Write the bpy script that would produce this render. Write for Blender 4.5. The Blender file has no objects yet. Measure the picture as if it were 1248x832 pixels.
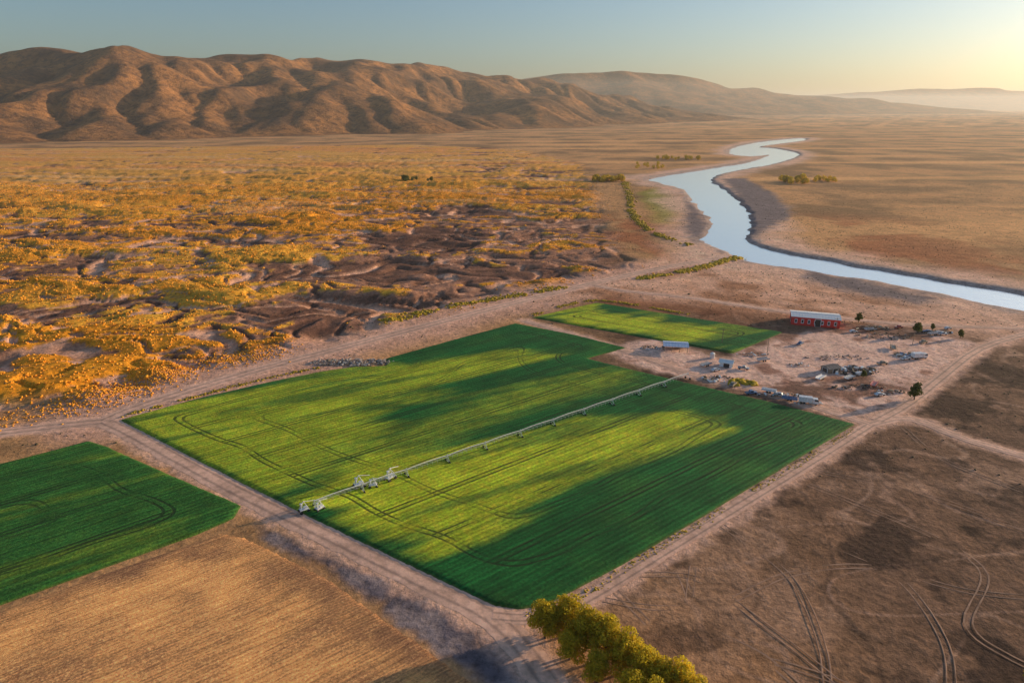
import bpy, math, random
import numpy as np
from mathutils import Vector
rng=np.random.default_rng(7); random.seed(7)
H=120.0; F=832.0; PITCH=math.atan(286/832.0)
cp,sp=math.cos(PITCH),math.sin(PITCH)
AZ=math.radians(67); EL=math.radians(10.5)
SX,SY=math.sin(AZ),math.cos(AZ)
def P(u,v,z=0.0):
    "survey point read off the photo -> metres on the ground plane"
    a=(u-624)/F; b=(416-v)/F
    dz=-sp+b*cp; dy=cp+b*sp
    t=(z-H)/dz
    return (a*t,dy*t)
def PP(l): return np.array([P(*q) for q in l])
def lin(c): 
    c=c/255.0
    return c/12.92 if c<=.04045 else ((c+.055)/1.055)**2.4
GA=2.05
def C(r,g,b,k=1.0): return np.array([lin(r),lin(g)*.91,lin(b)*.87])*GA*k
# ---------- noise
def _h(ix,iy,s):
    n=(ix*374761393+iy*668265263+s*1442695041)&0xffffffff
    n=((n^(n>>13))*1274126177)&0xffffffff
    n=((n^(n>>15))*2246822519)&0xffffffff
    return (n^(n>>16))/4294967296.0
def gn(x,y,s=0):
    x=np.asarray(x,float); y=np.asarray(y,float)
    x0=np.floor(x); y0=np.floor(y); fx=x-x0; fy=y-y0
    ix=x0.astype(np.int64); iy=y0.astype(np.int64)
    def g(a,b):
        an=_h(ix+a,iy+b,s)*2*np.pi
        return np.cos(an)*(fx-a)+np.sin(an)*(fy-b)
    u=fx*fx*fx*(fx*(fx*6-15)+10); v=fy*fy*fy*(fy*(fy*6-15)+10)
    return ((g(0,0)*(1-u)+g(1,0)*u)*(1-v)+(g(0,1)*(1-u)+g(1,1)*u)*v)*1.5
def fbm(x,y,o=4,s=0,gain=.5):
    r=0;a=1;t=0
    for i in range(o):
        r=r+a*gn(x*2.03**i+17*i,y*2.03**i-9*i,s+i); t+=a; a*=gain
    return r/t*1.4
def sm(x,a,b):
    t=np.clip((x-a)/(b-a),0,1); return t*t*(3-2*t)
def mixc(c,d,m): 
    m=np.asarray(m)[...,None]; return c*(1-m)+d*m
# ---------- distance helpers
def segd(x,y,a,b):
    ex,ey=b[0]-a[0],b[1]-a[1]; L=ex*ex+ey*ey+1e-9
    t=np.clip(((x-a[0])*ex+(y-a[1])*ey)/L,0,1)
    return np.hypot(x-a[0]-t*ex,y-a[1]-t*ey),t,a[0]+t*ex,a[1]+t*ey
def pl_d(x,y,pl):
    d=np.full(x.shape,1e9)
    for i in range(len(pl)-1): d=np.minimum(d,segd(x,y,pl[i],pl[i+1])[0])
    return d
def sdf(x,y,pg):   # + inside
    d=np.full(x.shape,1e9); ins=np.zeros(x.shape,bool); n=len(pg)
    for i in range(n):
        a,b=pg[i],pg[(i+1)%n]
        d=np.minimum(d,segd(x,y,a,b)[0])
        c=((a[1]>y)!=(b[1]>y))
        xx=(b[0]-a[0])*(y-a[1])/((b[1]-a[1])+1e-12)+a[0]
        ins^=(c&(x<xx))
    return np.where(ins,d,-d)
def catmull(p,k=5,closed=False):
    p=[np.array(q,float) for q in p]; n=len(p); out=[]
    rngi=range(n) if closed else range(n-1)
    for i in rngi:
        g=(lambda j:p[j%n]) if closed else (lambda j:p[min(max(j,0),n-1)])
        a,b,c,d=g(i-1),g(i),g(i+1),g(i+2)
        for j in range(k):
            t=j/k
            out.append(.5*((2*b)+(c-a)*t+(2*a-5*b+4*c-d)*t*t+(3*b-a-3*c+d)*t**3))
    if not closed: out.append(p[-1])
    return np.array(out)
# ---------- mesh helpers
def mesh(name,V,Fc,mats=[],attrs={},cols={},smooth=True,midx=None,parent=None,link=True):
    V=np.asarray(V,np.float32); Fc=np.asarray(Fc,np.int32)
    me=bpy.data.meshes.new(name); k=Fc.shape[1]
    me.vertices.add(len(V)); me.vertices.foreach_set('co',V.ravel())
    me.loops.add(Fc.size); me.loops.foreach_set('vertex_index',Fc.ravel())
    me.polygons.add(len(Fc)); me.polygons.foreach_set('loop_start',np.arange(0,Fc.size,k,dtype=np.int32))
    if smooth: me.polygons.foreach_set('use_smooth',np.ones(len(Fc),bool))
    for m in mats: me.materials.append(m)
    if midx is not None: me.polygons.foreach_set('material_index',np.asarray(midx,np.int32))
    for n,a in attrs.items():
        at=me.attributes.new(n,'FLOAT','POINT'); at.data.foreach_set('value',np.asarray(a,np.float32))
    for n,a in cols.items():
        at=me.attributes.new(n,'FLOAT_COLOR','POINT')
        rgba=np.ones((len(V),4),np.float32); rgba[:,:3]=a; at.data.foreach_set('color',rgba.ravel())
    me.update(calc_edges=True)
    if not link: return me
    ob=bpy.data.objects.new(name,me); bpy.context.scene.collection.objects.link(ob)
    if parent: ob.parent=parent
    return ob
class MB:   # mixed accumulator, triangles/quads
    def __init__(s): s.v=[]; s.f=[]; s.m=[]
    def add(s,vs,fs,m=0):
        o=len(s.v); s.v+= [tuple(q) for q in vs]; s.f+=[tuple(i+o for i in f) for f in fs]; s.m+=[m]*len(fs)
    def box(s,c,d,m=0,rz=0,taper=1.0):
        vs=[]; ca,sa=math.cos(rz),math.sin(rz)
        for z,t in ((-.5,1),(.5,taper)):
            for x,y in ((-.5,-.5),(.5,-.5),(.5,.5),(-.5,.5)):
                px,py=x*d[0]*t,y*d[1]*t
                vs.append((c[0]+px*ca-py*sa,c[1]+px*sa+py*ca,c[2]+z*d[2]))
        s.add(vs,[(3,2,1,0),(4,5,6,7),(0,1,5,4),(1,2,6,5),(2,3,7,6),(3,0,4,7)],m)
    def cyl(s,p,q,r,r2=None,n=8,m=0):
        r2=r if r2 is None else r2
        p=Vector(p);q=Vector(q); d=(q-p).normalized()
        a=d.orthogonal().normalized(); b=d.cross(a); vs=[]
        for c,rr in ((p,r),(q,r2)):
            for i in range(n):
                t=2*math.pi*i/n; vs.append(c+(a*math.cos(t)+b*math.sin(t))*rr)
        fs=[(i,(i+1)%n,n+(i+1)%n,n+i) for i in range(n)]+[tuple(range(n-1,-1,-1)),tuple(range(n,2*n))]
        s.add(vs,fs,m)
    def prism(s,prof,y0,y1,m=0):
        n=len(prof); vs=[(x,y0,z) for x,z in prof]+[(x,y1,z) for x,z in prof]
        fs=[(i,(i+1)%n,n+(i+1)%n,n+i) for i in range(n)]+[tuple(range(n-1,-1,-1)),tuple(range(n,2*n))]
        s.add(vs,fs,m)
    def obj(s,name,mats,parent=None,bevel=0,loc=(0,0,0),rz=0,smooth=False):
        me=bpy.data.meshes.new(name); me.from_pydata([tuple(v) for v in s.v],[],s.f)
        for m in mats: me.materials.append(m)
        me.polygons.foreach_set('material_index',np.array(s.m,np.int32))
        if smooth: me.polygons.foreach_set('use_smooth',np.ones(len(s.f),bool))
        me.update(); ob=bpy.data.objects.new(name,me); bpy.context.scene.collection.objects.link(ob)
        if parent: ob.parent=parent
        ob.location=loc; ob.rotation_euler=(0,0,rz)
        if bevel:
            b=ob.modifiers.new('b','BEVEL'); b.width=bevel; b.segments=2
        return ob
def empty(name,loc,rz=0):
    e=bpy.data.objects.new(name,None); e.location=loc; e.rotation_euler=(0,0,rz)
    e.empty_display_size=.5
    bpy.context.scene.collection.objects.link(e); return e
# ---------- material helpers
def newmat(name):
    m=bpy.data.materials.new(name); m.use_nodes=True; nt=m.node_tree
    return m,nt,nt.nodes,nt.links,nt.nodes['Principled BSDF']
def nd(N,t,**k):
    n=N.new(t)
    for a,b in k.items(): setattr(n,a,b)
    return n
def math_(N,L,op,a,b=None):
    n=N.new('ShaderNodeMath'); n.operation=op
    for i,x in enumerate((a,b)):
        if x is None: continue
        if isinstance(x,(int,float)): n.inputs[i].default_value=x
        else: L.new(x,n.inputs[i])
    return n.outputs[0]
def noise_(N,L,scale,detail=4,rough=.6,vec=None):
    n=N.new('ShaderNodeTexNoise'); n.inputs['Scale'].default_value=scale
    n.inputs['Detail'].default_value=detail; n.inputs['Roughness'].default_value=rough
    if vec is not None: L.new(vec,n.inputs['Vector'])
    return n.outputs['Fac']
def geo_pos(N): return N.new('ShaderNodeNewGeometry').outputs['Position']
def mr(N,L,x,a,b,c,d):
    n=N.new('ShaderNodeMapRange'); L.new(x,n.inputs[0])
    for i,v in enumerate((a,b,c,d)): n.inputs[i+1].default_value=v
    return n.outputs[0]
def mixn(N,L,f,a,b,mode='MIX'):
    n=N.new('ShaderNodeMix'); n.data_type='RGBA'; n.blend_type=mode
    if isinstance(f,(int,float)): n.inputs[0].default_value=f
    else: L.new(f,n.inputs[0])
    for i,x in ((6,a),(7,b)):
        if isinstance(x,(tuple,list,np.ndarray)): n.inputs[i].default_value=(float(x[0]),float(x[1]),float(x[2]),1)
        else: L.new(x,n.inputs[i])
    return n.outputs[2]
def scalec(N,L,col,f):
    n=N.new('ShaderNodeVectorMath'); n.operation='SCALE'; L.new(col,n.inputs[0]); L.new(f,n.inputs['Scale']); return n.outputs[0]
def bump(N,L,bs,h,strength,dist):
    b=N.new('ShaderNodeBump'); b.inputs['Strength'].default_value=strength; b.inputs['Distance'].default_value=dist
    L.new(h,b.inputs['Height']); L.new(b.outputs[0],bs.inputs['Normal'])
def simple(name,col,rough=.6,metal=0,nscale=1.5,var=.25,bstr=0):
    m,nt,N,L,bs=newmat(name); p=geo_pos(N)
    n=noise_(N,L,nscale,4,.65,p)
    c=N.new('ShaderNodeRGB'); c.outputs[0].default_value=(*[float(x) for x in col],1)
    L.new(scalec(N,L,c.outputs[0],mr(N,L,n,.3,.7,1-var,1+var)),bs.inputs['Base Color'])
    bs.inputs['Roughness'].default_value=rough; bs.inputs['Metallic'].default_value=metal
    if bstr: bump(N,L,bs,n,bstr,.1)
    return m
# ================= LAYOUT =================
main_pg=PP([(145,512),(235,487),(330,465),(395,452),(432,447),(470,446),(470,437),(560,412),(628,394),(700,408),(764,424),(716,437),(760,448),(835,466),(940,490),(1043,517),(960,567),(860,628),(760,688),(692,724),(665,738),(632,743),(600,738),(500,690),(380,632),(250,566)])
up_pg=PP([(648,387),(690,377),(727,369),(840,387),(955,405),(893,431),(770,409)])
left_pg=PP([(-380,640),(0,565),(60,550),(108,537),(130,544),(200,575),(295,616),(285,632),(240,652),(120,695),(0,738),(-380,860)])
plow_pg=PP([(0,745),(130,697),(270,650),(300,655),(400,705),(470,755),(540,805),(600,850),(640,960),(-300,960),(-420,880)])
scrub_pg=PP([(-700,560),(0,522),(130,500),(300,455),(470,408),(600,378),(720,348),(800,330),(765,300),(745,262),(735,225),(720,200),(640,182),(500,176),(0,181),(-900,181)])
yard_pg=PP([(730,425),(800,412),(880,437),(950,410),(1020,395),(1110,395),(1190,418),(1200,430),(1130,480),(1090,505),(1060,515),(950,488),(850,462),(780,450)])
apron_pg=PP([(310,636),(420,678),(600,762),(650,796),(690,850),(610,850),(540,803),(470,750),(400,700),(320,660)])
river_l=[(975,168),(925,173),(895,180),(892,187),(915,190),(940,188),(915,197),(860,206),(798,216),(802,221),(835,230),(850,246),(866,263),(871,277),(860,290),(878,301),(930,318),(1000,329),(1080,341),(1150,354),(1200,365),(1260,378),(1400,404)]
river_r=[(1400,384),(1260,360),(1160,343),(1080,330),(990,314),(925,301),(909,293),(905,282),(912,268),(902,250),(880,230),(864,218),(885,209),(945,198),(972,187),(942,180),(925,178),(978,171)]
river_pg=catmull(PP(river_l+river_r),3,True)
bar_pg=[PP([(908,217),(945,237),(966,262),(940,278),(912,290),(912,270),(897,235),(880,218)]),PP([(838,245),(856,262),(864,280),(852,294),(834,280)]),PP([(985,328),(1080,349),(1150,364),(1120,370),(1040,356),(980,338)])]
green_pg=PP([(772,232),(800,225),(832,238),(840,262),(822,275),(790,272)])
flat_pg=PP([(640,372),(740,340),(840,300),(870,295),(930,318),(1080,345),(1250,385),(1300,420),(1210,415),(1080,392),(960,385),(840,372),(740,360)])
roads=[([(-300,555),(-100,536),(0,527),(70,519),(128,513)],8),
 ([(128,513),(160,528),(220,561),(300,604),(420,662),(520,711),(600,752),(650,805),(700,880)],8),
 ([(128,513),(180,492),(300,455),(400,428),(500,402),(600,376),(720,346),(800,328),(880,314)],9),
 ([(600,750),(650,752),(705,735),(800,678),(900,617),(1000,556),(1062,517)],5),
 ([(1062,517),(1000,497),(930,476),(850,458),(800,441),(720,414),(640,391)],5),
 ([(1062,517),(1110,510),(1180,536),(1320,575)],5),
 ([(1070,513),(1110,490),(1150,458),(1195,425),(1260,405),(1330,395)],6),
 ([(720,346),(760,354),(850,364),(950,379),(1050,390),(1120,396),(1300,402)],5)]
road_w=[(catmull(PP(p),3),w) for p,w in roads]
def ground(x,y):
    R=np.hypot(x,y)
    rd=np.full(x.shape,1e9)
    near=(R<1500)&(y>-100)
    xn,yn=x[near],y[near]
    t=np.full(xn.shape,1e9)
    for r,w in road_w: t=np.minimum(t,pl_d(xn,yn,r)-w/2)
    rd[near]=t
    fd=np.full(x.shape,-1e9); t=np.full(xn.shape,-1e9)
    for pg in (main_pg,up_pg,left_pg,plow_pg,yard_pg,apron_pg): t=np.maximum(t,sdf(xn,yn,pg))
    fd[near]=t
    yd=np.full(x.shape,-1e9); yd[near]=sdf(xn,yn,yard_pg)
    ap=np.full(x.shape,-1e9); ap[near]=sdf(xn,yn,apron_pg)
    fl=np.full(x.shape,-1e9); fl[near]=sdf(xn,yn,flat_pg)
    rv=np.full(x.shape,-1e9); nr=(R<6000)&(y>0); rv[nr]=sdf(x[nr],y[nr],river_pg)
    rv=rv+6*fbm(x/34,y/34,4,9)*(rv>-300)
    ms=sm(sdf(x,y,scrub_pg)+12*fbm(x/40,y/40,3,5),-5,35)
    # relief: low swells elongated along the valley, cut by branching washes
    wx=x+45*fbm(x/110,y/90,3,11); wy=y+38*fbm(x/110,y/90,3,12)
    f1=fbm(wx/150,wy/62,5,21,.5); f2=fbm(x/22,y/22,3,23)
    g1=np.abs(gn(wx/170,wy/70,31)); g2=np.abs(gn(wx/75+5,wy/34,33)+.12*f2)
    g3=np.abs(gn(wx/42+2,wy/24,35)+.10*f2); fine=1-sm(g3,.02,.13)
    wash=np.maximum(1-sm(g1,.015,.075),.8*(1-sm(g2,.015,.08)))
    farf=1-sm(R,1100,2400)
    flat=sm(rd,2,22)*sm(-fd,2,22)
    hum=ms*(.12+.88*farf)
    h=hum*(5.4*f1+.8*f2-1.3*wash-1.5*fine)*flat + (1-ms)*.5*fbm(x/60,y/60,3,44)*flat*farf
    h=h*(1-sm(rv,-60,-10))-3.0*sm(rv,-11,1.5)
    # colour
    n1=fbm(x/420,y/150,4,51); n2=fbm(x/60,y/60,4,52); n3=fbm(x/13,y/13,3,53); n4=fbm(x/160,y/160,4,54)
    ns=fbm(x/900,y/110,4,55); n5=fbm(x/5,y/5,3,56)
    c=mixc(C(160,122,82),C(114,90,62),sm(n4+.5*n2,-.4,.5))
    c=mixc(c,C(190,146,96),sm(ns,.05,.5)*sm(R,500,1200)*.7)
    nearm=(1-sm(y,330,620))*sm(x,-60,120)
    c=mixc(c,C(90,71,58),nearm*.94)  # shade over the near right ground, put into the soil colour
    pl=sm(fbm(x/90,y/75,5,62)+.2*n3,.1,.45)
    c=mixc(c,C(138,112,92),pl*nearm*.55)
    # wheel-worn swirls over the bare paddock
    sw=np.abs(fbm(x/70+3,y/55,2,63)); c=mixc(c,C(142,116,97),(1-sm(sw,.008,.035))*nearm*.6)
    sw=np.abs(fbm(x/45+9,y/80,2,64)); c=mixc(c,C(56,44,37),(1-sm(sw,.008,.035))*nearm*.5)
    sw=np.abs(fbm(x/110+1,y/40,2,65)); c=mixc(c,C(138,112,94),(1-sm(sw,.006,.028))*nearm*.6)
    dk=sm(fbm((x+300)/48,y/40,5,61,.6)+.14*n5,.06,.26)
    c=mixc(c,C(46,36,31),dk*nearm*.8)
    belt=sm(-np.abs(y-600),-260,-120)*sm(x,20,80)*(1-sm(x,330,520))
    c=mixc(c,C(134,80,50),belt*sm(n2+n4,-.2,.3)*.7)
    # scrub
    bias=-.02+.2*sm(-x,60,260)+.42*sm(y,650,1050)-.10*sm(x,-200,50)*(1-sm(y,750,1000))
    g0=.95*f1+.34*n3*(1-sm(R,700,1500))+.25*n2+bias-.45*wash-.3*fine
    gold=sm(g0,.0,.14)*ms
    soil=mixc(C(134,100,80),C(104,76,62),sm(n4+n2,-.3,.3))
    soil=mixc(soil,C(64,46,38),np.maximum(sm(-f1-.2*n2,.05,.35)*.6,fine*.75))
    soil=mixc(soil,C(190,150,124),wash*sm(n2+.6,.0,.5)*.8)
    gA=np.array([.86,.33,.022]); gB=np.array([.90,.43,.05]); gF=np.array([.90,.44,.10])
    gc=mixc(gA,gB,sm(n1+.3*n3,-.3,.5))
    gc=mixc(gc,gF,sm(R,850,1700)*.8)
    far_str=sm(ns+.4*n2,.0,.4)*sm(R,900,1500)
    sc=mixc(soil,gc,gold); sc=mixc(sc,C(176,110,66),far_str*.45)
    sc=mixc(sc,C(206,152,110),sm(fbm(x/500,y/60,4,58),.2,.5)*sm(R,700,1000)*.45)
    c=mixc(c,sc,ms)
    # pale floodplain band on the scrub side of the fields
    rr=np.full(x.shape,1e9)
    rr[near]=pl_d(xn,yn,road_w[2][0])
    pb=(1-sm(rr+12*n2,8,36))*sm(-rv,10,30)
    c=mixc(c,C(168,134,116),pb*.85)
    c=mixc(c,mixc(C(182,146,122),C(132,98,74),sm(n2+.5*n4,.0,.5)),sm(fl+16*n2,-12,14)*.85)
    # yard, apron, roads
    yc=mixc(C(188,158,142),C(124,94,80),sm(n3+n2,-.1,.5)); yc=mixc(yc,C(80,62,53),sm(n2-.3*n5,.2,.45)*.75)
    c=mixc(c,yc,sm(yd+6*n3,-4,6)*.92)
    c=mixc(c,mixc(C(80,75,80),C(108,99,98),sm(n3+.5*n5,-.2,.5)),sm(ap+2*n3+1.5*n5,-1,3))
    c=mixc(c,C(176,144,124),(1-sm(rd+3*n3+1.5*n5,.0,4.5))*.85)
    gd=np.full(x.shape,-1e9); gd[nr]=sdf(x[nr],y[nr],green_pg)
    c=mixc(c,C(112,114,36),sm(gd+15*n2,-5,25)*.85)
    # banks
    c=mixc(c,C(180,150,130),sm(rv+22*n2,-70,-20)*.85)
    c=mixc(c,C(130,118,112),sm(rv+8*n3,-22,-6))
    for b in bar_pg:
        t=np.full(x.shape,-1e9); t[nr]=sdf(x[nr],y[nr],b); c=mixc(c,C(98,90,90),sm(t+8*n3,-8,8)); h=np.where(t>0,h+.4*n2,h)
    c=c*(1+.16*n3*(1-sm(R,500,1500))+.1*n2)[...,None]
    return h,np.clip(c,.004,.92),gold*sm(rd,1,4)*sm(-fd,1,5),rd,fd,rv
# ================= GROUND =================
rad=np.concatenate([[1,25,50],np.geomspace(70,1000,500),np.geomspace(1016,5000,190),np.geomspace(5200,60000,50)])
thf=np.radians(np.linspace(-50,50,640)); thb=np.radians(np.linspace(50,310,54)[1:-1])
th=np.concatenate([thf,thb]); nt_,nr_=len(th),len(rad)
RR,TT=np.meshgrid(rad,th,indexing='ij')
gx=(RR*np.sin(TT)).ravel(); gy=(RR*np.cos(TT)).ravel()
gh,gc_,gg,_,_,_=ground(gx,gy)
i=np.arange(nr_-1)[:,None]; j=np.arange(nt_)[None,:]; j2=(j+1)%nt_
Fq=np.stack([i*nt_+j,i*nt_+j2,(i+1)*nt_+j2,(i+1)*nt_+j],-1).reshape(-1,4)
# ground material
gm,nt,N,L,bs=newmat('ground_soil'); p=geo_pos(N)
at=nd(N,'ShaderNodeAttribute',attribute_name='tint').outputs['Color']
a=noise_(N,L,.45,5,.78,p); b=noise_(N,L,.09,3,.6,p)
f=math_(N,L,'MULTIPLY',mr(N,L,a,.3,.7,.5,1.5),mr(N,L,b,.3,.7,.82,1.18))
L.new(scalec(N,L,at,f),bs.inputs['Base Color']); bs.inputs['Roughness'].default_value=1; bs.inputs['Specular IOR Level'].default_value=.1
bump(N,L,bs,math_(N,L,'ADD',a,math_(N,L,'MULTIPLY',b,2.0)),.7,.9)
mesh('ground',np.stack([gx,gy,gh],1),Fq,[gm],cols={'tint':gc_})
# ================= ROADS =================
rm,nt,N,L,bs=newmat('dirt_road_surface'); p=geo_pos(N)
cr=nd(N,'ShaderNodeAttribute',attribute_name='cross').outputs['Fac']
a=noise_(N,L,.35,5,.7,p); b=noise_(N,L,.05,3,.6,p)
tr=math_(N,L,'ABSOLUTE',math_(N,L,'SUBTRACT',math_(N,L,'ABSOLUTE',cr),.45))
trk=mr(N,L,math_(N,L,'ADD',tr,math_(N,L,'MULTIPLY',a,.15)),.1,.28,1.0,.0)
base=mixn(N,L,mr(N,L,a,.35,.65,0,1),tuple(C(154,125,106)),tuple(C(188,155,134)))
base=mixn(N,L,math_(N,L,'MULTIPLY',trk,.6),base,tuple(C(100,84,77)))
L.new(scalec(N,L,base,mr(N,L,b,.3,.7,.8,1.2)),bs.inputs['Base Color']); bs.inputs['Roughness'].default_value=1
bump(N,L,bs,a,.5,.3)
def ribbon(name,pl,w,z,mat,seed=0,jit=.25):
    pl=np.array(pl)
    d=np.r_[0,np.cumsum(np.hypot(*(np.diff(pl,axis=0).T)))]; n=int(d[-1]/2)+2; s=np.linspace(0,d[-1],n)
    x=np.interp(s,d,pl[:,0]); y=np.interp(s,d,pl[:,1])
    tx=np.gradient(x); ty=np.gradient(y); l=np.hypot(tx,ty); nx,ny=-ty/l,tx/l
    cs=np.array([-1,-.5,0,.5,1.]); V=[];cr=[]
    for k,cc in enumerate(cs):
        off=cc*w/2*(1+ (jit*fbm(s/9,s*0+k*3.3+seed,3,70+seed) if abs(cc)==1 else 0))
        V.append(np.stack([x+nx*off,y+ny*off,np.full(n,z)-(.04 if abs(cc)==1 else 0)*(z>.04)],1)); cr.append(np.full(n,cc))
    V=np.concatenate(V); cr=np.concatenate(cr); i=np.arange(n-1)
    Fq=np.concatenate([np.stack([k*n+i,(k)*n+i+1,(k+1)*n+i+1,(k+1)*n+i],1)[:,::-1] for k in range(4)])
    return mesh(name,V,Fq,[mat],{'cross':cr})
for k,(r,w) in enumerate(road_w): ribbon('dirt_road',r,w,.06+.012*k,rm,k)
# tyre tracks on bare land
tm=simple('tyre_track_dust',C(122,98,80),1,0,.25,.5)
tracks=[[(700,750),(760,770),(850,790),(960,810),(1100,860)],[(745,715),(790,760),(810,800),(850,860)],[(830,700),(860,760),(930,800),(1000,860)],
 [(985,590),(1060,620),(1150,660),(1200,700),(1180,760),(1230,800),(1300,830)],[(880,640),(960,700),(1000,780),(1010,860)],[(1100,520),(1150,560),(1250,600)],
 [(845,690),(840,740),(850,790),(880,830)],[(930,640),(1000,660),(1090,700),(1150,780),(1160,860)],[(1000,575),(1120,600),(1260,650)],
 [(735,730),(800,740),(880,735),(960,700),(1060,690),(1180,720),(1300,730)],[(780,700),(850,705),(930,760),(1020,830)]]
for k,tk in enumerate(tracks):
    pl=catmull(PP(tk),5); tx=np.gradient(pl[:,0]); ty=np.gradient(pl[:,1]); l=np.hypot(tx,ty)
    for s in (-1,1):
        ribbon('tyre_track',pl+np.stack([-ty/l,tx/l],1)*s*.9,.4,.03+.003*k,tm,k,.9)
# ================= FIELDS =================
def field(name,pg,d0,cell,z,mat,lightfn):
    d0=np.array(d0)/np.hypot(*d0); n0=np.array([-d0[1],d0[0]])
    a=pg@d0; b=pg@n0
    A,B=np.meshgrid(np.arange(a.min()-cell*2,a.max()+cell*2,cell),np.arange(b.min()-cell*2,b.max()+cell*2,cell),indexing='ij')
    sh=A.shape; x=(A*d0[0]+B*n0[0]).ravel(); y=(A*d0[1]+B*n0[1]).ravel()
    wob=.7*fbm(x/9,y/9,3,90)
    s=sdf(x,y,pg); ins=s>0
    best=np.full(x.shape,1e9); bx=x.copy(); by=y.copy()
    for i in range(len(pg)):
        d,_,qx,qy=segd(x,y,pg[i],pg[(i+1)%len(pg)]); m=d<best; best[m]=d[m]; bx[m]=qx[m]; by[m]=qy[m]
    X=np.where(ins,x,bx+wob*.5); Y=np.where(ins,y,by+wob*.5)
    Z=np.where(ins,z*sm(s,-.2,1.3)+.05*fbm(x/15,y/15,2,91)*(s>2),-.12)
    I=np.arange(len(x)).reshape(sh)
    q=np.stack([I[:-1,:-1],I[1:,:-1],I[1:,1:],I[:-1,1:]],-1).reshape(-1,4)
    q=q[ins[q].any(1)]
    used=np.unique(q); mp=np.full(len(x),-1); mp[used]=np.arange(len(used)); q=mp[q]
    X,Y,Z,s_=X[used],Y[used],Z[used],s[used]
    sr=np.full(X.shape,0.0)
    for i in range(len(pg)): sr+=np.exp(-.35*segd(X,Y,pg[i],pg[(i+1)%len(pg)])[0])
    sr=-np.log(sr+1e-9)/.35
    return mesh(name,np.stack([X,Y,Z],1),q,[mat],{'rowc':X*n0[0]+Y*n0[1],'alongc':X*d0[0]+Y*d0[1],'edge':s_,'redge':np.minimum(sr,s_),'painted_light':lightfn(X,Y)})
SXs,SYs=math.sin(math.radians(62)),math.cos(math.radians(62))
def streak(x,y,s,la=110,lb=13):  # streaks run along the direction of the cast shadows
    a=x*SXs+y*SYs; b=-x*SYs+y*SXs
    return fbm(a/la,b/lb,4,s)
def paint_light_main(x,y):  # sunlit bands and cast shadows painted into the crop colour
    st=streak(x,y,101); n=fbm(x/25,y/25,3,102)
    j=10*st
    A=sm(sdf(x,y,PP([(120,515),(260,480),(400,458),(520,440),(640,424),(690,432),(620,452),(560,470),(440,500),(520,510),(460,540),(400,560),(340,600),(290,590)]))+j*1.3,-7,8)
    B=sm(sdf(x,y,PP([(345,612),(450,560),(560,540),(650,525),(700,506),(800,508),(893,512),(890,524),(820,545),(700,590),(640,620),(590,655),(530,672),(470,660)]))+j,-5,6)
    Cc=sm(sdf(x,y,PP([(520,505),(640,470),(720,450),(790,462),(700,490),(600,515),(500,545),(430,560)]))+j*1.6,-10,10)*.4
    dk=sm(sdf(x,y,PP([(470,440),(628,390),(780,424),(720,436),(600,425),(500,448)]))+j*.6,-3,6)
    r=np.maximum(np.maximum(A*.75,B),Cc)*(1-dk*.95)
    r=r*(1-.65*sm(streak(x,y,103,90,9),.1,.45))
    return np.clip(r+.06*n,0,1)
def paint_light_up(x,y):  # bright and shaded stripes of the upper field, painted as colour
    st=streak(x,y,111,140,10)
    m=sm(sdf(x,y,PP([(655,388),(720,373),(760,385),(870,400),(840,415),(760,405)]))+14*st,-6,8)
    return np.clip(m*.95+.25*sm(streak(x,y,112),.1,.4),0,1)
def paint_light_left(x,y): return np.clip(.16*sm(streak(x,y,121),.1,.5)+.05,0,1)
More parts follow.
